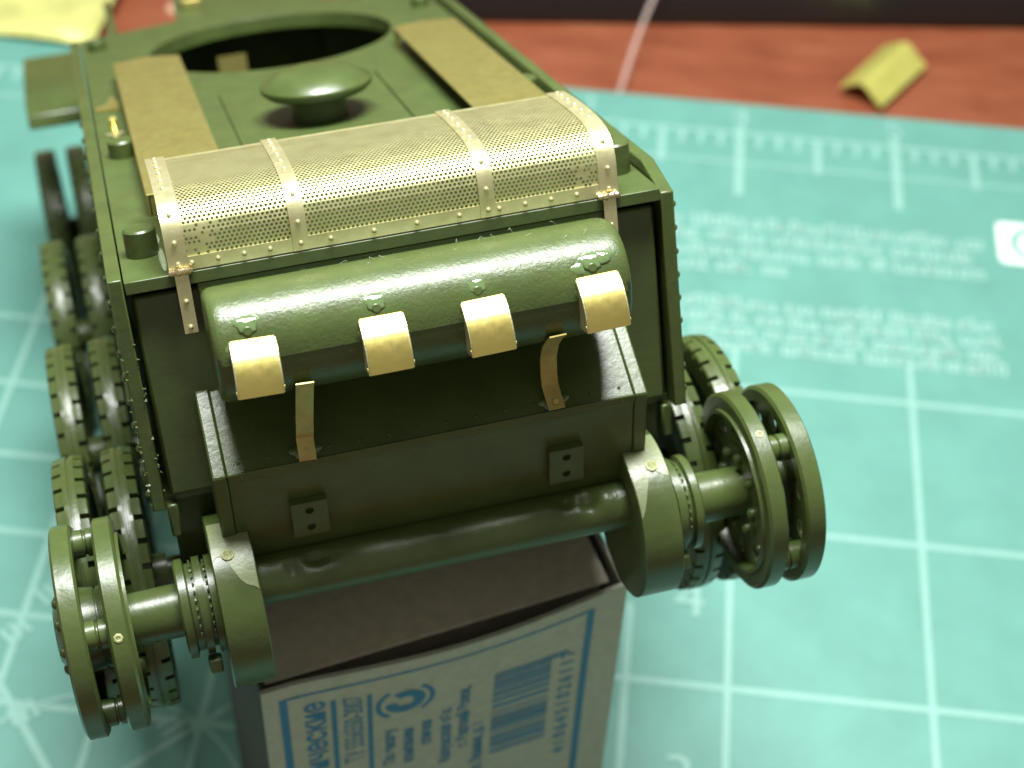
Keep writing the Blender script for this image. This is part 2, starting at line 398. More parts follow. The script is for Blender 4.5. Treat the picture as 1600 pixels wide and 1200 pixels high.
for wd, gap in ((.030,.018),(.030,.018),(.035,.030),(.055,.022),(.030,.018),(.040,.035),(.045,.022),(.035,.045),(.055,.06),(.060,.07),(.014,.03),(.012,.05),(.022,.018),(.030,.018),(.022,.016),(.030,.016),(.060,.03),(.035,.05),(.02,.03),(.05,.03),(.03,.02),(.06,.04),(.02,.03),(.04,.03)):
    rect(bc, 2.25, 2.86 if t > 0.83 else 3.03, t, t+wd); t += wd+gap
lay(bc, 'printed_barcode')
for k_, ch_ in enumerate('7116201546014'):
    vtext(ch_, 3.10, 0.82+0.155*k_, 0.20, 0.006, 1.0, 1.0, 'printed_numeral')

# ------------------------------------------------------------------ the tank model (frame: x right, y towards the nose, z up, origin mid rear edge of the deck)
tank = empty('tank_model', (-3.661, -2.176, 9.271), (-0.436, -0.014, 0.376))
tag(tank, 'unpainted dark green plastic tank model kit with etched brass parts, rear end raised', 'model tank')
D = 2.138
# engine deck with the turret ring opening
deck_poly = [(-D, 0.0), (D, 0.0), (D, 9.1), (0.94, 9.45), (0.78, 12.4), (-0.78, 12.4), (-0.94, 9.45), (-D, 9.1)]
deck = holed_plate(MB(), deck_poly, (0.0, 7.55), 1.40, -0.10, 0.0, 96).build('engine_deck', GREEN_D, tank, bevel=0.015)
# turret ring lip inside the opening
MB().lathe([(-0.17, 1.46), (-0.17, 1.39), (-0.101, 1.39), (-0.101, 1.46)], 72, 'z', (0, 7.55, 0), closed=True).build('turret_ring', GREEN, tank)
def deck_peg(x, y, r, h, half=False):
    if half:                                  # half round socket open towards the mesh
        pr = [(x-r, y-r*0.9)] + [(x + r*math.cos(t), y + 0.05 + r*0.55*math.sin(t)) for t in [PI - PI*i/10 for i in range(11)]] + [(x+r, y-r*0.9)]
        return MB().prism_z(pr, 0.002, h).build('peg', GREEN, deck, bevel=0.012)
    return MB().lathe([(0.002, r), (h-0.015, r), (h, r-0.015)], 24, 'z', (x, y, 0)).build('peg', GREEN, deck)
deck_peg(-1.95, 0.62, 0.13, 0.22); deck_peg(1.96, 0.62, 0.13, 0.26); deck_peg(-1.93, 3.60, 0.13, 0.16); deck_peg(1.96, 3.5, 0.13, 0.16)
deck_peg(-1.95, 8.45, 0.11, 0.12); deck_peg(1.92, 8.2, 0.11, 0.12)
MB().box(-0.85, -0.80, 2.2, 5.3, 0.002, 0.03).build('panel_ridge', GREEN_D, deck, bevel=0.01)
MB().box(0.80, 0.85, 2.2, 5.3, 0.002, 0.03).build('panel_ridge', GREEN_D, deck, bevel=0.01)
# hull tub and outer side plates
for s in (-1, 1):
    x0, x1 = sorted((s*2.150, s*2.262))
    zt = 0.10 if s > 0 else 0.03
    sp_ = MB().prism_x([(0.03, -0.05), (0.50, zt), (9.0, zt), (9.0, -1.95), (0.03, -1.95)] if s > 0 else [(0.0, zt), (9.0, zt), (9.0, -1.95), (0.02, -1.95)], x0, x1).build('side_plate', GREEN, tank, bevel=0.012)
    bm_ = MB().lathe([(0.0, 0.034), (0.02, 0.03), (0.032, 0.016), (0.036, 0.0)], 10, 'x'); bme = bm_.mesh('bolt')
    for k in range(9):
        for y, z in ((0.10, -0.18-0.205*k), (0.55+0.62*k, -1.86), (0.55+0.62*k, zt-0.16)):
            link('bolt', bme, GREEN, sp_, (s*2.261, y, z), (0, 0, 0 if s > 0 else PI))
    x0, x1 = sorted((s*1.66, s*1.745))
    MB().prism_x([(0.25, -0.102), (12.0, -0.102), (12.0, -3.42), (0.97, -3.42), (0.25, -2.9)], x0, x1).build('hull_side', GREEN, tank, bevel=0.01)
    MB().prism_x([(0.2, -1.96), (9.0, -1.96), (9.0, -1.90), (0.2, -1.90)], *sorted((s*1.75, s*2.148))).build('side_floor', GREEN, tank)
    MB().box(*sorted((s*2.263, s*2.31)), 1.2, 8.2, -1.5, -1.44).build('side_rail', GREEN, tank, bevel=0.01)
    if s < 0:
        fl = MB()
        for k in range(55):
            z = -0.25 - 1.65*random.random()**0.8; y = random.uniform(-0.012, 0.03); h_ = random.uniform(0.006, 0.018); x_ = random.choice((-2.262, -2.255, -2.15)) + random.uniform(-0.01, 0.01)
            fl.add([(x_, y, z), (x_+random.uniform(-.014, .0), y-random.uniform(0, .014), z+h_), (x_+random.uniform(-.02, .02), y+0.02, z+h_*1.6), (x_+0.012, y-0.01, z+h_*0.5)], [(0, 1, 2), (0, 2, 3), (0, 3, 1), (1, 3, 2)])
        fl.build('moulding_flash', GREEN, sp_, smooth=False)['kind'] = 'stuff'
    # front mudguard stub
    MB().strip_x([(9.60, -1.10), (9.62, -0.97), (9.70, -0.92), (10.3, -0.86), (11.0, -0.84), (12.3, -0.86)], *sorted((s*2.2, s*2.95)), 0.09).build('mudguard', GREEN, tank, bevel=0.02)
MB().box(-1.745, 1.745, 0.96, 12.0, -3.46, -3.422).build('hull_floor', GREEN, tank)
MB().prism_x([(12.0, -3.46), (12.7, -2.4), (12.45, -0.1), (12.0, -0.1)], -0.78, 0.78).build('hull_nose', GREEN, tank, bevel=0.02)
for s in (-1, 1):
    MB().prism_z([(s*2.13, 8.98), (s*0.94, 9.42), (s*0.79, 12.4), (s*0.70, 12.4), (s*0.85, 9.36), (s*2.13, 8.88)][::s], -2.0, -0.102).build('nose_plate', GREEN, tank, bevel=0.01)
MB().box(-1.6, 1.6, 9.6, 9.66, -2.6, -0.3).build('inner_bulkhead', GREEN, tank)
MB().box(-1.65, 1.65, 5.30, 5.36, -3.4, -0.32).build('inner_bulkhead', GREEN, tank)
MB().box(-0.55, -0.20, 8.86, 8.90, -0.62, -0.40).build('brass_plate', BRASS_F, tank)
MB().box(-0.75, 0.35, 6.35, 6.9, -0.62, -0.58).build('brass_plate', BRASS_A, tank)
MB().box(-0.80, -0.55, 10.1, 10.5, 0.003, 0.12).build('brass_bracket', BRASS_F, tank, bevel=0.02)
# rear plate beneath the deck, behind the silencer
MB().box(-2.105, 2.105, 0.10, 0.19, -1.88, -0.165).build('rear_plate', GREEN, tank, bevel=0.03)
MB().box(-1.60, 1.66, 0.012, 0.098, -0.24, -0.102).build('deck_lip', GREEN, tank, bevel=0.015)
for s in (-1, 1):
    MB().box(*sorted((s*1.75, s*2.12)), 0.42, 0.62, -2.70, -1.965).build('spring_housing', GREEN, tank, bevel=0.02)
    MB().box(*sorted((s*2.06, s*2.15)), 0.10, 0.22, -2.25, -1.955).build('rear_lug', GREEN, tank, bevel=0.02)
# lower rear housing: sloped cover, lower plate, cheek plates
rp = MB().prism_x([(0.08, -1.03), (-0.47, -1.53), (-0.44, -1.62), (-0.08, -2.78), (0.95, -3.42), (0.95, -1.1)], -1.655, 1.655).build('rear_housing', GREEN, tank, bevel=0.008)
MB().prism_x([(-0.492, -1.515), (-0.475, -1.60), (-0.435, -1.60), (-0.43, -1.53)], -1.655, 1.655).build('edge_strip', GREEN, tank, bevel=0.012)
rv = MB().lathe([(0.0, 0.015), (0.006, 0.013), (0.010, 0.007), (0.011, 0.0)], 10, 'z').mesh('rivet')
sl = math.atan2(0.50, 0.55)
for k in range(14):
    x = -1.55 + 3.1*k/13; link('rivet', rv, GREEN, rp, (x, -0.405, -1.472), (PI/2 - (PI/2 - sl), 0, 0))
    link('rivet', rv, GREEN, rp, (x, -0.478, -1.558), (PI/2, 0, 0))
for s in (-1, 1):
    x0, x1 = sorted((s*1.657, s*1.770))
    MB().prism_x([(0.085, -1.020), (-0.478, -1.532), (-0.452, -1.625), (-0.09, -2.79), (0.40, -3.0), (0.25, -1.0)], x0, x1).build('cheek_plate', GREEN, tank, bevel=0.015)
    # two-hole blocks on the lower plate
    th = math.atan2(0.41, 1.33); e = empty_loc = None
    blk = MB(); cxb = s*1.065
    for zz in (0, 1):
        z0 = -0.18 + 0.18*zz
        holed_plate(blk, [(-0.145, z0), (0.145, z0), (0.145, z0+0.18), (-0.145, z0+0.18)], (0.0, z0+0.09), 0.036, -0.05, 0.02, 20, 'xz')
    blk.build('hinge_block', GREEN, tank, loc=(cxb, -0.325, -2.07), rot=(th*1.0, 0, 0))
    MB().box(-0.14, 0.14, -0.012, 0.015, -0.175, 0.175).build('hinge_block_back', GREEN, tank, loc=(cxb, -0.325, -2.07), rot=(th, 0, 0))
# centre axle tube with its dented ends
ct = MB(); n, m = 90, 28; vs = []; fs = []
for i in range(n+1):
    x = -1.56 + 3.12*i/n
    for k in range(m):
        a_ = 2*PI*k/m; r = 0.205
        for xc, ac, dp, wx in ((-1.08, 2.15, 0.075, 0.12), (-1.27, 2.45, 0.045, 0.06), (-0.9, 2.3, 0.03, 0.1), (1.22, 2.2, 0.085, 0.07), (1.04, 2.0, 0.06, 0.08), (1.36, 2.3, -0.02, 0.06), (0.2, 1.85, 0.014, 0.7), (-0.4, 2.2, 0.008, 0.2)):
            da = (a_-ac+PI) % (2*PI) - PI; r -= dp*math.exp(-((x-xc)/wx)**2 - (da/0.45)**2)
        vs.append((x, -0.26 + r*math.cos(a_), -2.60 + r*math.sin(a_)))
for i in range(n):
    for k in range(m): fs.append((i*m+k, i*m+(k+1) % m, (i+1)*m+(k+1) % m, (i+1)*m+k))
ct.add(vs, fs); ct.build('axle_tube', GREEN_T, tank)

AY, AZ = -0.073, -2.816
# final drives, axle stubs, drive sprockets
rd = MB().lathe([(0, 0.020), (0.012, 0.018), (0.020, 0.0)], 8, 'x').mesh('bead')
for s in (-1, 1):
    fd = MB()
    prof = [(1.555, 0.0), (1.555, 0.70), (1.565, 0.715), (1.885, 0.715), (1.895, 0.70), (1.895, 0.0)]
    fd.lathe([(s*t, r) for t, r in prof], 72, 'x', (0, AY, AZ))
    fdo = fd.build('final_drive', GREEN, tank, ang=40)
    MB().box(*sorted((s*1.60, s*1.87)), AY+0.3, 1.2, AZ-0.45, AZ+0.45).build('final_drive_arm', GREEN, tank, bevel=0.03)
    # sprue scar and sanded patch on top of the drive casing
    a0 = math.radians(118); rr_ = 0.717
    sc_ = MB(); vs = []; fs = []; nu, nv = 10, 14
    for j in range(nv+1):
        for i in range(nu+1):
            u = i/nu; uu = u if s < 0 else u; aa = math.radians(92 + (34 + 26*(1-uu)**2 + 5*math.sin(uu*7+s))*j/nv); x = 1.57 + 0.31*u
            vs.append((s*x, AY + (rr_+0.002)*math.cos(aa), AZ + (rr_+0.002)*math.sin(aa)))
    for j in range(nv):
        for i in range(nu): q = j*(nu+1)+i; fs.append((q, q+1, q+nu+2, q+nu+1))
    sc_.add(vs, fs).build('sanded_patch', SCRAPED, fdo)
    aa = math.radians(122); nb = MB().lathe([(0, 0.055), (0.012, 0.052), (0.016, 0.035), (0.008, 0.02), (0.016, 0.0)], 12, 'z')
    nb.build('sprue_mark', flat('pale_plastic_scar' , (0.34, 0.36, 0.17), 0.3, 0.3, 40, 0.01, 60), fdo, loc=(s*1.76, AY+rr_*math.cos(aa), AZ+rr_*math.sin(aa)), rot=(PI/2-(PI-aa), 0, 0))
    # stepped collar with two rows of beads
    col = MB().lathe([(s*t, r) for t, r in [(1.88, 0.0), (1.88, 0.40), (1.945, 0.40), (1.95, 0.345), (1.985, 0.345), (1.985, 0.405), (2.045, 0.405), (2.045, 0.36), (2.11, 0.36), (2.125, 0.41), (2.185, 0.41), (2.20, 0.395), (2.20, 0.0)]], 48, 'x', (0, AY, AZ)).build('collar', GREEN, tank, ang=30)
    for k in range(14):
        ang_ = math.radians(45 + 11*k)
        for xx, rr2 in ((1.965, 0.352), (2.075, 0.366)):
            link('bead', rd, GREEN, col, (s*xx, AY+rr2*math.cos(ang_), AZ+rr2*math.sin(ang_)), (0, -PI/2, 0) if False else (ang_-PI/2+PI/2, 0, 0))
    MB().box(*sorted((s*1.95, s*2.06)), AY-0.36, AY-0.24, AZ-0.45, AZ-0.32).build('collar_lug', GREEN, tank, bevel=0.02, rot=(0, 0, 0))
    MB().lathe([(s*2.19, 0.0), (s*2.19, 0.222), (s*2.66, 0.215), (s*2.66, 0.0)], 36, 'x', (0, AY, AZ)).build('axle_stub', GREEN, tank)

def make_sprocket(s):
    root = empty('drive_sprocket', (0, AY, AZ), (0, 0, 0), tank)
    R_ = 0.868
    def disc(x_in, x_out, inner):
        mb = MB(); d = 1 if x_out > x_in else -1
        # rim: rounded tyre-like ring
        mb.lathe([(s*x_in, R_-0.13), (s*x_in, R_-0.03), (s*(x_in+0.02*d), R_), (s*(x_out-0.02*d), R_), (s*x_out, R_-0.03), (s*x_out, R_-0.10), (s*(x_out-0.05*d), R_-0.13)], 96, 'x', closed=True)
        # dished web with round lightening holes
        xm = (x_in+x_out)/2; nh = 10; r0, r1 = 0.42, R_-0.12
        for k in range(nh):
            a0 = 2*PI*k/nh; a1 = 2*PI*(k+1)/nh
            poly = [(r1*math.cos(a0+(a1-a0)*i/8), r1*math.sin(a0+(a1-a0)*i/8)) for i in range(9)] + [(r0*math.cos(a1-(a1-a0)*i/8), r0*math.sin(a1-(a1-a0)*i/8)) for i in range(9)]
            am = (a0+a1)/2; holed_plate(mb, poly, (0.58*math.cos(am), 0.58*math.sin(am)), 0.085, s*(xm-0.025), s*(xm+0.025), 20, 'yz')
        mb.lathe([(s*(xm-0.03), 0.0), (s*(xm-0.03), 0.43), (s*(xm+0.03), 0.43), (s*(xm+0.03), 0.0)], 40, 'x')
        return mb.build('disc', GREEN, root, ang=28)
    di = disc(2.60, 2.765, True); do = disc(2.925, 3.10, False)
    # raised lip on the inner face of the inner disc and hub bolts
    MB().lathe([(s*2.575, R_-0.175), (s*2.575, R_-0.145), (s*2.64, R_-0.125), (s*2.67, R_-0.20), (s*2.60, R_-0.19)], 80, 'x', closed=True).build('lip_ring', GREEN, di)
    bm2 = MB().lathe([(0.0, 0.050), (0.035, 0.047), (0.055, 0.025), (0.058, 0.0)], 12, 'x').mesh('bolt')
    for k in range(8):
        t = 2*PI*k/8+0.2; link('bolt', bm2, GREEN, di, (s*2.652, 0.34*math.cos(t), 0.34*math.sin(t)), (0, 0, PI if s > 0 else 0))
    bm3 = MB().lathe([(0.0, 0.030), (0.02, 0.028), (0.034, 0.0)], 10, 'x').mesh('bolt')
    for k in range(8):
        t = 2*PI*(k+0.5)/8+0.2; link('bolt', bm3, GREEN, di, (s*2.657, 0.56*math.cos(t+0.1), 0.56*math.sin(t+0.1)), (0, 0, PI if s > 0 else 0))
    # drum and six rollers between the discs
    MB().lathe([(s*2.66, 0.0), (s*2.66, 0.36), (s*2.83, 0.33), (s*2.835, 0.315), (s*2.845, 0.315), (s*2.85, 0.33), (s*3.04, 0.36), (s*3.04, 0.0)], 36, 'x').build('drum', GREEN, root)
    ro = MB().lathe([(s*2.66, 0.0), (s*2.66, 0.115), (s*2.825, 0.115), (s*2.835, 0.095), (s*2.845, 0.095), (s*2.855, 0.115), (s*3.03, 0.115), (s*3.03, 0.0)], 24, 'x').mesh('roller')
    for k in range(4):
        t = 2*PI*k/4 + math.radians(37 if s > 0 else 65); link('roller', ro, GREEN, root, (0, 0.69*math.cos(t), 0.69*math.sin(t)))
    # outer hub cap with bolts
    hc = MB().lathe([(s*3.0, 0.0), (s*3.0, 0.36), (s*3.12, 0.34), (s*3.14, 0.30), (s*3.19, 0.22), (s*3.20, 0.0)], 32, 'x').build('hub_cap', GREEN, root)
    for k in range(8):
        t = 2*PI*k/8; link('bolt', bm2, GREEN, hc, (s*3.125, 0.285*math.cos(t), 0.285*math.sin(t)), (0, 0, 0 if s > 0 else PI))
    # sprue mark on the rim of the inner disc
    aa = math.radians(158 if s < 0 else 122)
    mk = MB().lathe([(0, 0.042), (0.010, 0.034), (0.012, 0.020), (0.003, 0.012), (0.010, 0.0)], 7, 'z')
    mk.build('sprue_mark', bpy.data.materials['pale_plastic_scar'], di, loc=(s*2.69, (R_-0.004)*math.cos(aa), (R_-0.004)*math.sin(aa)), rot=(aa-PI/2, 0, 0))
    return root
for s in (-1, 1): make_sprocket(s)

# road wheels: two rubber tyres with notched shoulders on a double rim
def tyre_mesh(off=0.0):
    mb = MB(); R_, wd, N_ = 1.185, 0.138, 34; dn = 0.055
    cols = [(-wd, R_-0.27, 0), (-wd, R_-0.03, 1), (-wd+0.012, R_-0.012, 1), (-0.058, R_, 1), (-0.056, R_+0.001, 0), (-0.012, R_+0.002, 0), (-0.008, R_-0.016, 0), (0.008, R_-0.016, 0), (0.012, R_+0.002, 0), (0.056, R_+0.001, 0), (0.058, R_, 2), (wd-0.012, R_-0.012, 2), (wd, R_-0.03, 2), (wd, R_-0.27, 0)]
    vs = []; fs = []; rows = []
    for k in range(N_):
        for fr_, nl, nr in ((0.0, 0, 1), (0.10, 0, 1), (0.10001, 0, 0), (0.35, 0, 0), (0.35001, 1, 0), (0.58, 1, 0), (0.58001, 0, 0), (0.86, 0, 0), (0.86001, 0, 1)):
            rows.append((2*PI*(k+fr_)/N_, nl, nr))
    m = len(cols)
    for a_, nl, nr in rows:
        for x, r, g_ in cols:
            rr = r - dn*((g_ == 1 and nl) or (g_ == 2 and nr)); vs.append((x, rr*math.cos(a_), rr*math.sin(a_)))
    n = len(rows)
    for i in range(n):
        j = (i+1) % n
        for k in range(m-1): fs.append((i*m+k, j*m+k, j*m+k+1, i*m+k+1))
    return mb.add(vs, fs).mesh('tyre', True, 30)
TY = tyre_mesh()
def rim_mesh(s):
    mb = MB()
    for xc in (0.0, 0.43):
        mb.lathe([(s*(xc-0.12), 0.93), (s*(xc-0.12), 0.86), (s*(xc-0.09), 0.85), (s*(xc+0.09), 0.85), (s*(xc+0.12), 0.86), (s*(xc+0.12), 0.93)], 64, 'x', closed=True)
        mb.lathe([(s*(xc-0.02), 0.0), (s*(xc-0.02), 0.30), (s*(xc+0.03), 0.45), (s*(xc-0.01), 0.86), (s*(xc+0.03), 0.86), (s*(xc+0.07), 0.45), (s*(xc+0.03), 0.28), (s*(xc+0.03), 0.0)], 48, 'x')
    return mb.mesh('rim')
RM = {s: rim_mesh(s) for s in (-1, 1)}
HB = {s: MB().lathe([(s*-0.25, 0.0), (s*-0.25, 0.17), (s*0.45, 0.20), (s*0.50, 0.22), (s*0.54, 0.20), (s*0.57, 0.10), (s*0.57, 0.0)], 28, 'x').mesh('hub') for s in (-1, 1)}
for s in (-1, 1):
    for i, y in enumerate((1.45, 4.25, 7.8, 12.1)):
        wr = empty('road_wheel', (s*2.50, y, -3.26), (0.3*i, 0, 0), tank)
        link('tyre', TY, GREEN, wr, (0, 0, 0), (0, 0, 0)); link('tyre', TY, GREEN, wr, (s*0.43, 0, 0), (0.09, 0, 0))
        link('rim', RM[s], GREEN, wr); link('hub', HB[s], GREEN, wr)
        MB().cyl((s*1.7, y, -3.26), (s*2.45, y, -3.26), 0.13).build('swing_arm', GREEN, tank)
    MB().cyl((s*1.72, 1.9, -2.55), (s*2.32, 1.9, -2.55), 0.20, n=24).build('axle_boss', GREEN, tank)

# ------------------------------------------------------------------ silencer with four brass exhaust hoods
mp = [(-0.10, -0.13), (-0.20, -0.075), (-0.32, -0.045), (-0.45, -0.035), (-0.58, -0.055), (-0.69, -0.11), (-0.77, -0.185), (-0.825, -0.28), (-0.853, -0.38), (-0.86, -0.47), (-0.852, -0.475), (-0.845, -0.58), (-0.80, -0.70), (-0.71, -0.80), (-0.58, -0.875), (-0.42, -0.91), (-0.25, -0.90), (-0.10, -0.84), (0.0, -0.70), (0.03, -0.50), (0.0, -0.28)]
mc = (-0.42, -0.47); mu = MB(); vs = []; fs = []; n = len(mp)
sec = [(-1.60, 0.0), (-1.602, 0.80), (-1.598, 0.90), (-1.580, 0.955), (-1.545, 0.99), (-1.50, 1.0)]
xs_ = sec + [(-1.5+3.0*i/20, 1.0) for i in range(1, 20)] + [(-x, k) for x, k in sec[::-1]]
for x, k in xs_:
    for y, z in mp: vs.append((x, mc[0]+(y-mc[0])*k, mc[1]+(z-mc[1])*k))
for i in range(len(xs_)-1):
    for j in range(n): fs.append((i*n+j, i*n+(j+1) % n, (i+1)*n+(j+1) % n, (i+1)*n+j))
mu.add(vs, fs); silencer = mu.build('silencer', GREEN_T, tank, ang=50)
lint = MB()                                    # fine lint caught on the bare plastic
for k in range(22):
    x = random.uniform(-1.55, 1.55); i = random.choice((1, 2, 2, 3, 3, 4, 5, 6, 7)); y, z = mp[i]
    d = Vector((random.uniform(-1, 1), random.uniform(-0.7, 0.3), random.uniform(0.1, 0.7))).normalized()*random.uniform(0.02, 0.06)
    p0 = Vector((x, y, z)); p1 = p0+d; p2 = p1+Vector((random.uniform(-.03, .03), random.uniform(-.02, .02), random.uniform(-.025, .01)))
    lint.tube_path([p0, p1, p2], 0.0010, 4)
lint.build('lint', flat('pale_lint', (0.6, 0.65, 0.55), 0.6), silencer)['kind'] = 'stuff'
def glue_blob(x, y, z, rx, ry, rz_, parent, tilt=0.0):
    mb = MB(); vs = []; fs = []; nu, nv = 14, 7
    for j in range(nv+1):
        t = PI*j/nv
        for i in range(nu):
            p_ = 2*PI*i/nu; q = 1+0.16*math.sin(3*p_+x*9)+0.1*math.sin(5*p_+x*4)
            vs.append((rx*q*math.sin(t)*math.cos(p_), ry*math.cos(t), rz_*q*math.sin(t)*math.sin(p_)))
    for j in range(nv):
        for i in range(nu): fs.append((j*nu+i, j*nu+(i+1) % nu, (j+1)*nu+(i+1) % nu, (j+1)*nu+i))
    return mb.add(vs, fs).build('glue_smear', GLUE, parent, ang=80, loc=(x, y, z), rot=(tilt, 0, 0))
for i, (xc, zo, tilt) in enumerate(((-1.305, 0.0, 0.03), (-0.355, -0.005, 0.0), (0.415, -0.015, -0.02), (1.315, 0.0, -0.02))):
    hd = empty('exhaust_hood', (xc, 0, zo), (0, tilt, 0), tank)
    hw = 0.160
    arcp = []
    for k in range(13):
        a_ = math.radians(82 - 86*k/12); arcp.append((-0.70 - 0.335*math.cos(a_), -0.625 + 0.335*math.sin(a_)))
    arcp.append((-1.034, -0.672))
    cs = MB().strip_x(arcp, -hw, hw, -0.016).build('curved_cover', BRASS_H, hd, ang=40)
    for sd in (-1, 1):                                              # rolled side edges and side walls
        inner = [(y+0.03, z-0.01) for y, z in arcp]
        MB().prism_x([(y+0.012, z-0.012) for y, z in arcp] + [(-0.80, -0.72), (-0.72, -0.45)], sd*hw-0.006, sd*hw+0.006).build('side_wall', BRASS, hd)
        MB().tube_path([(sd*(hw+0.004), y, z) for y, z in arcp[1:]], 0.010, 6).build('edge_wire', BRASS, hd)
        MB().lathe([(-0.012, 0.0), (-0.012, 0.014), (0.012, 0.014), (0.012, 0.0)], 8, 'x', (sd*(hw+0.006), -1.028, -0.63)).build('pin', BRASS_H, hd)
    MB().cyl((-0.02, -0.74, -0.27), (-0.02, -0.822, -0.243), 0.04, n=16).build('tab', GREEN, hd, bevel=0.012)
    glue_blob(-0.02, -0.772, -0.205, 0.105, 0.022, 0.075, hd, -0.70); glue_blob(-0.175, -0.83, -0.36, 0.035, 0.018, 0.10, hd, -0.30)
    if i == 3: glue_blob(0.08, -0.762, -0.195, 0.09, 0.020, 0.06, hd, -0.75); glue_blob(-0.13, -0.79, -0.24, 0.07, 0.020, 0.06, hd, -0.6)
# brass straps from the silencer down to the sloped cover
for x, tw, sp_prof in ((-0.95, 0.05, [(-0.86, -0.72), (-0.80, -0.80), (-0.68, -0.98), (-0.58, -1.14), (-0.52, -1.26), (-0.47, -1.33), (-0.472, -1.36), (-0.52, -1.44), (-0.535, -1.50)]),
                      (0.95, -0.03, [(-0.86, -0.73), (-0.74, -0.80), (-0.56, -0.93), (-0.44, -1.08), (-0.385, -1.24), (-0.375, -1.34), (-0.40, -1.375), (-0.46, -1.435), (-0.52, -1.49)])):
    st = MB().strip_x(sp_prof, -0.068, 0.068, 0.012).build('silencer_strap', BRASS_A, tank, loc=(x, 0, 0), rot=(0, tw, 0), ang=25)
    link('rivet', MB().lathe([(0, 0.026), (0.012, 0.022), (0.02, 0.0)], 12, 'z').mesh('rivet'), BRASS_A, st, (0, -0.505, -1.43), (PI/2*0.75, 0, 0))
    glue_blob(0.0, -0.425, -1.475, 0.13, 0.010, 0.06, st, -0.74)

# ------------------------------------------------------------------ perforated brass engine cover
XM = 1.79
prof = [(0.015, 0.015), (0.012, 0.10), (0.010, 0.20), (0.012, 0.29), (0.030, 0.365), (0.070, 0.425), (0.135, 0.475), (0.220, 0.508), (0.33, 0.530), (0.47, 0.542), (0.65, 0.546), (0.85, 0.545), (1.05, 0.540), (1.25, 0.530), (1.44, 0.512)]
cum = [0.0]
for p0, p1 in zip(prof[:-1], prof[1:]): cum.append(cum[-1] + math.dist(p0, p1))
def on_prof(v, off=0.0):
    v = min(max(v, 0.0), cum[-1]-1e-6)
    for i in range(len(cum)-1):
        if v <= cum[i+1]: break
    t = (v-cum[i])/(cum[i+1]-cum[i]); p0, p1 = prof[i], prof[i+1]
    d = (p1[0]-p0[0], p1[1]-p0[1]); L_ = math.hypot(*d); nrm = (-d[1]/L_, d[0]/L_)
    # blend the normal for smoothness
    return (p0[0]+d[0]*t + nrm[0]*off, p0[1]+d[1]*t + nrm[1]*off), nrm
cover = empty('engine_cover', (0, 0, 0), (0, 0, 0), tank)
pm = MB(); cw = 0.0362; rh = 0.0315; hr = 0.0122
v0 = 0.10; nrow = int((cum[-1]-0.02-v0)/rh); ncol = int((2*XM-0.16)/cw)
vs = []; fs = []; key = {}
def vid(u, v):
    k = (round(u, 5), round(v, 5))
    if k not in key:
        (y, z), _n = on_prof(v); key[k] = len(vs); vs.append((u, y, z))
    return key[k]
for r in range(nrow):
    vc = v0 + rh*(r+0.5)
    for c in range(ncol):
        uc = -XM+0.08 + cw*(c+0.5) + (cw/2 if r % 2 else 0)
        h2, w2 = rh/2, cw/2
        outp = [(uc+w2, vc), (uc+w2, vc+h2), (uc, vc+h2), (uc-w2, vc+h2), (uc-w2, vc), (uc-w2, vc-h2), (uc, vc-h2), (uc+w2, vc-h2)]
        clogged = (uc < -XM+0.42 and random.random() < 0.45 and 0.1 < vc < 0.36) or (uc > XM-0.36 and random.random() < 0.3 and vc < 0.3) or vc > cum[-1]-0.12
        oi = [vid(*q) for q in outp]
        if clogged: fs.append(tuple(oi)); continue
        inn = []
        for k in range(8):
            a_ = PI/4*k; (y, z), _n = on_prof(vc+hr*math.sin(a_)); inn.append(len(vs)); vs.append((uc+hr*math.cos(a_), y, z))
        for k in range(8):
            j = (k+1) % 8; fs.append((oi[k], oi[j], inn[j], inn[k]))
pm.add(vs, fs)
sh = pm.build('perforated_sheet', BRASS_M, cover, ang=60)
sm = sh.modifiers.new('thickness', 'SOLIDIFY'); sm.thickness = 0.006; sm.use_rim = False; sm.offset = -1
def cover_strip(name, u0, u1, va, vb, off, mat=BRASS):
    mb = MB(); K = 40; A = []; B = []
    for k in range(K+1):
        v = va+(vb-va)*k/K; A.append(on_prof(v, off)[0]); B.append(on_prof(v, 0.001)[0])
    mb.prism_x_strip(A, B, u0, u1); return mb.build(name, mat, cover, ang=30)
cover_strip('frame_strip', -XM, -XM+0.155, 0.0, cum[-1], 0.014)
cover_strip('frame_strip', XM-0.155, XM, 0.0, cum[-1], 0.014)
ribs = (-0.77, 0.72)
for x in ribs: cover_strip('rib_strip', x-0.062, x+0.062, 0.0, cum[-1], 0.016)
xs3 = [-XM+0.156, ribs[0]-0.063, ribs[0]+0.063, ribs[1]-0.063, ribs[1]+0.063, XM-0.156]
for k in (0, 2, 4): cover_strip('frame_strip', xs3[k], xs3[k+1], 0.0, 0.105, 0.012)
rvm = MB().lathe([(0.0, 0.021), (0.010, 0.019), (0.018, 0.010), (0.021, 0.0)], 12, 'z').mesh('rivet')
def cover_rivet(u, v, off=0.014):
    (y, z), nn = on_prof(v, off); link('rivet', rvm, BRASS, cover, (u, y, z), (-math.atan2(nn[0], nn[1]), 0, 0))
for x in (-XM+0.075, ribs[0], ribs[1], XM-0.075):
    for v in (0.06, 0.23, 0.44, 0.80, 1.00, 1.20, 1.40, 1.58, 1.72):
        if v < cum[-1]-0.02: cover_rivet(x, v, 0.015)
for k in (0, 2, 4):
    nn_ = 4 if k != 2 else 4
    for i in range(nn_): cover_rivet(xs3[k] + (xs3[k+1]-xs3[k])*(i+0.5 if k == 2 else i+0.12+0.25*0)/nn_ , 0.055, 0.013)
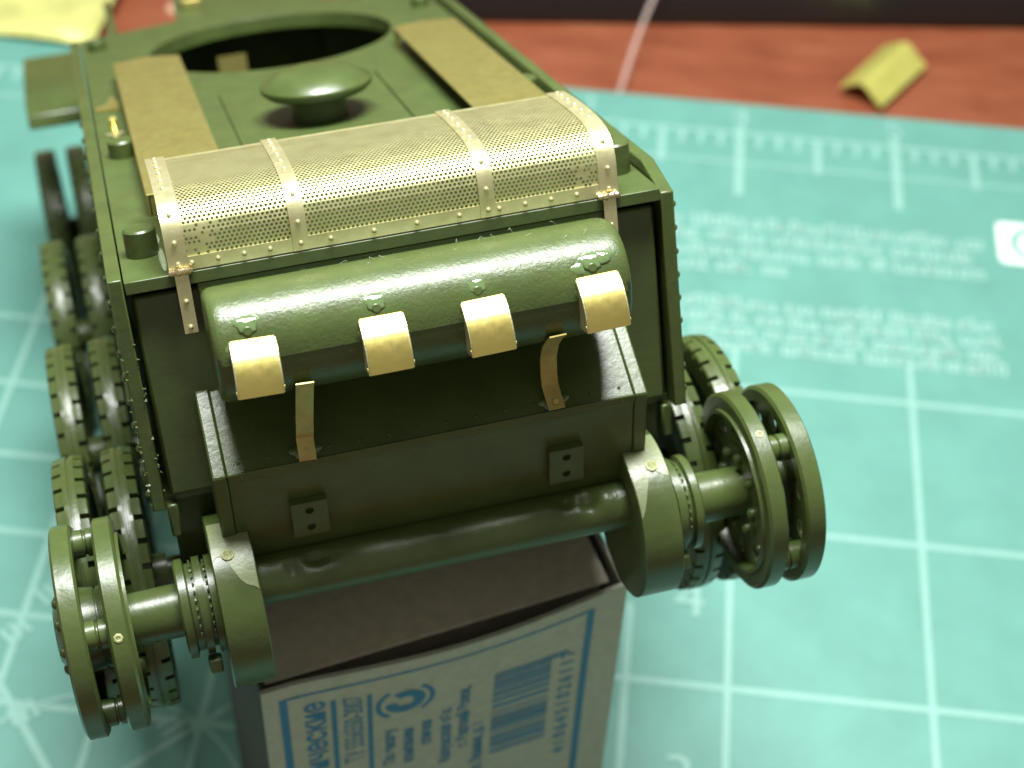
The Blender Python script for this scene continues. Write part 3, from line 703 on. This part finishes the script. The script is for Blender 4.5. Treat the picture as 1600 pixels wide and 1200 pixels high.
# solder knuckles and hanging straps at the two rear corners
for s in (-1, 1):
    kn = MB()
    xk = s*1.705
    kn.lathe([(-0.095, 0.0), (-0.09, 0.022), (-0.06, 0.03), (-0.05, 0.022), (-0.02, 0.036), (0.0, 0.026), (0.03, 0.034), (0.05, 0.024), (0.07, 0.03), (0.092, 0.018), (0.095, 0.0)], 14, 'x', (xk, -0.022, 0.02)).build('hinge_knuckle', SOLDER, cover)
    hs = MB().box(xk-0.052, xk+0.052, -0.030, -0.016, -0.48, 0.005).build('hanging_strap', BRASS, cover, rot=(0, 0, 0))
    for z in (-0.22, -0.43): link('rivet', rvm, BRASS, cover, (xk, -0.030, z), (PI/2, 0, 0))
# dried glue along the left end of the cover
for x, y, z, a_, b_, c_ in ((-1.815, 0.40, 0.03, 0.035, 0.30, 0.03), (-1.84, 0.95, 0.02, 0.06, 0.22, 0.03), (1.86, 0.5, 0.02, 0.05, 0.2, 0.03)): glue_blob(x, y, z-0.025, a_*0.75, b_, c_*0.4, cover).data.materials[0] = GLUE_P

# ------------------------------------------------------------------ brass side covers, ventilator, small brass brackets on the deck
for s, x0, x1, y1 in ((-1, -1.83, -1.11, 6.75), (1, 1.24, 1.95, 6.45)):
    ic = empty('side_cover', (0, 0, 0), (0, 0, 0), tank)
    MB().prism_z([(x0, 1.55), (x1, 1.55), (x1, y1-0.10), ((x0+x1)/2, y1+0.06), (x0, y1-0.05)], 0.175, 0.195).build('cover_plate', BRASS_F, ic, bevel=0.006)
    xo = x0 if s < 0 else x1-0.02
    MB().box(xo, xo+0.02, 1.55, y1-0.2, 0.004, 0.174).build('cover_flange', BRASS_F, ic)
    xi = x1-0.02 if s < 0 else x0
    MB().box(xi, xi+0.02, y1-0.35, y1-0.1, 0.004, 0.174).build('cover_flange', BRASS_F, ic)
    MB().box(x0+0.03, x1-0.03, 1.555, 1.575, 0.004, 0.174).build('cover_flange', BRASS_F, ic)
vc = empty('ventilator', (0.0, 3.9, -0.02), (0, 0, 0), tank)
MB().lathe([(0.002, 0.30), (0.02, 0.275), (0.28, 0.27), (0.30, 0.30)], 48, 'z').build('stem', GREEN, vc)
MB().lathe([(0.22, 0.0), (0.22, 0.30), (0.265, 0.49), (0.31, 0.54), (0.352, 0.548), (0.368, 0.54), (0.46, 0.375), (0.478, 0.33), (0.486, 0.15), (0.488, 0.0)], 72, 'z').build('cap', GREEN, vc, ang=45)
# etched brass brackets left on the deck edge
MB().prism_z([(-2.10, 5.35), (-1.86, 5.35), (-1.86, 5.62), (-1.92, 5.95), (-1.99, 5.60), (-2.10, 5.52)], 0.004, 0.03).build('brass_bracket', BRASS_F, tank)
br = MB().prism_z([(-2.06, 4.38), (-1.99, 4.44), (-1.965, 4.75), (-1.935, 4.44), (-1.86, 4.40), (-1.935, 4.32), (-1.955, 3.9), (-1.985, 4.32)], 0.004, 0.025).build('brass_bracket', BRASS, tank)
MB().cyl((-1.96, 4.45, 0.02), (-1.96, 4.38, 0.17), 0.035, n=12).build('pin', BRASS_H, br)

# ------------------------------------------------------------------ odds and ends at the back of the desk
cs = MB()
pr = [(-0.44, 0.14), (-0.32, 0.22), (-0.10, 0.38), (-0.04, 0.41), (0.02, 0.405), (0.10, 0.36), (0.36, 0.16)]
cs.strip_x(pr, -0.76, 0.76, 0.03)
sc_o = cs.build('brass_offcut', flat('lemon_brass', (0.74, 0.70, 0.18), 0.34, 0.12, 4, metal=0.5), None, loc=(2.42, 12.78, -0.297), rot=(0.0, 0.0, math.radians(57)))
tag(sc_o, 'small bent brass offcut lying on the red desk beyond the cutting mat', 'brass offcut')
bs = MB(); vs = []; fs = []
for j in range(9):
    for i in range(9):
        x = -5.2*i/8; y = 4.2*j/8; vs.append((x, y, 0.06+0.5*(i/8)**2*(j/8) + 0.05*math.sin(i*1.1+j*0.7)))
for j in range(8):
    for i in range(8): q = j*9+i; fs.append((q, q+1, q+10, q+9))
bs.add(vs, fs); bo = bs.build('brass_sheet', flat('pale_brass_sheet', (0.60, 0.60, 0.20), 0.5, 0.2, 1.5, metal=0.2), None, loc=(-11.0, 11.35, 0.0), rot=(0, 0, -0.05))
so = bo.modifiers.new('thickness', 'SOLIDIFY'); so.thickness = 0.03
tag(bo, 'pale yellow brass sheet lying behind the tank at the far left', 'brass sheet')
kb = MB().prism_x([(0, 0), (0, 1.2), (0.25, 1.6), (8, 2.2), (8, 0)], -8, 16).build('black_case', BLACK, None, bevel=0.15, loc=(1.0, 14.15, -0.298), rot=(0, 0, 0.126))
tag(kb, 'black plastic case along the back edge of the desk', 'case')
fb_ = MB().tube_path([(-2.05+0.20*t_*3.2+0.25*(t_*t_), 11.62+3.0*t_, -0.2+1.0*math.sin(PI*min(t_, 1)*0.6)) for t_ in [i/14 for i in range(15)]], 0.042, 8).build('clear_fibre', FIBRE, None)
tag(fb_, 'thin clear plastic strand rising from the mat edge across the desk', 'fibre')
dr = MB().lathe([(0, 0.17), (0.03, 0.15), (0.05, 0.08), (0.055, 0.0)], 20, 'z').build('glue_drop', flat('pale_glue', (0.60, 0.35, 0.25), 0.3), None, loc=(-10.0, 13.1, -0.297))
tag(dr, 'small dried pale glue drop on the red desk at the far left', 'glue drop')
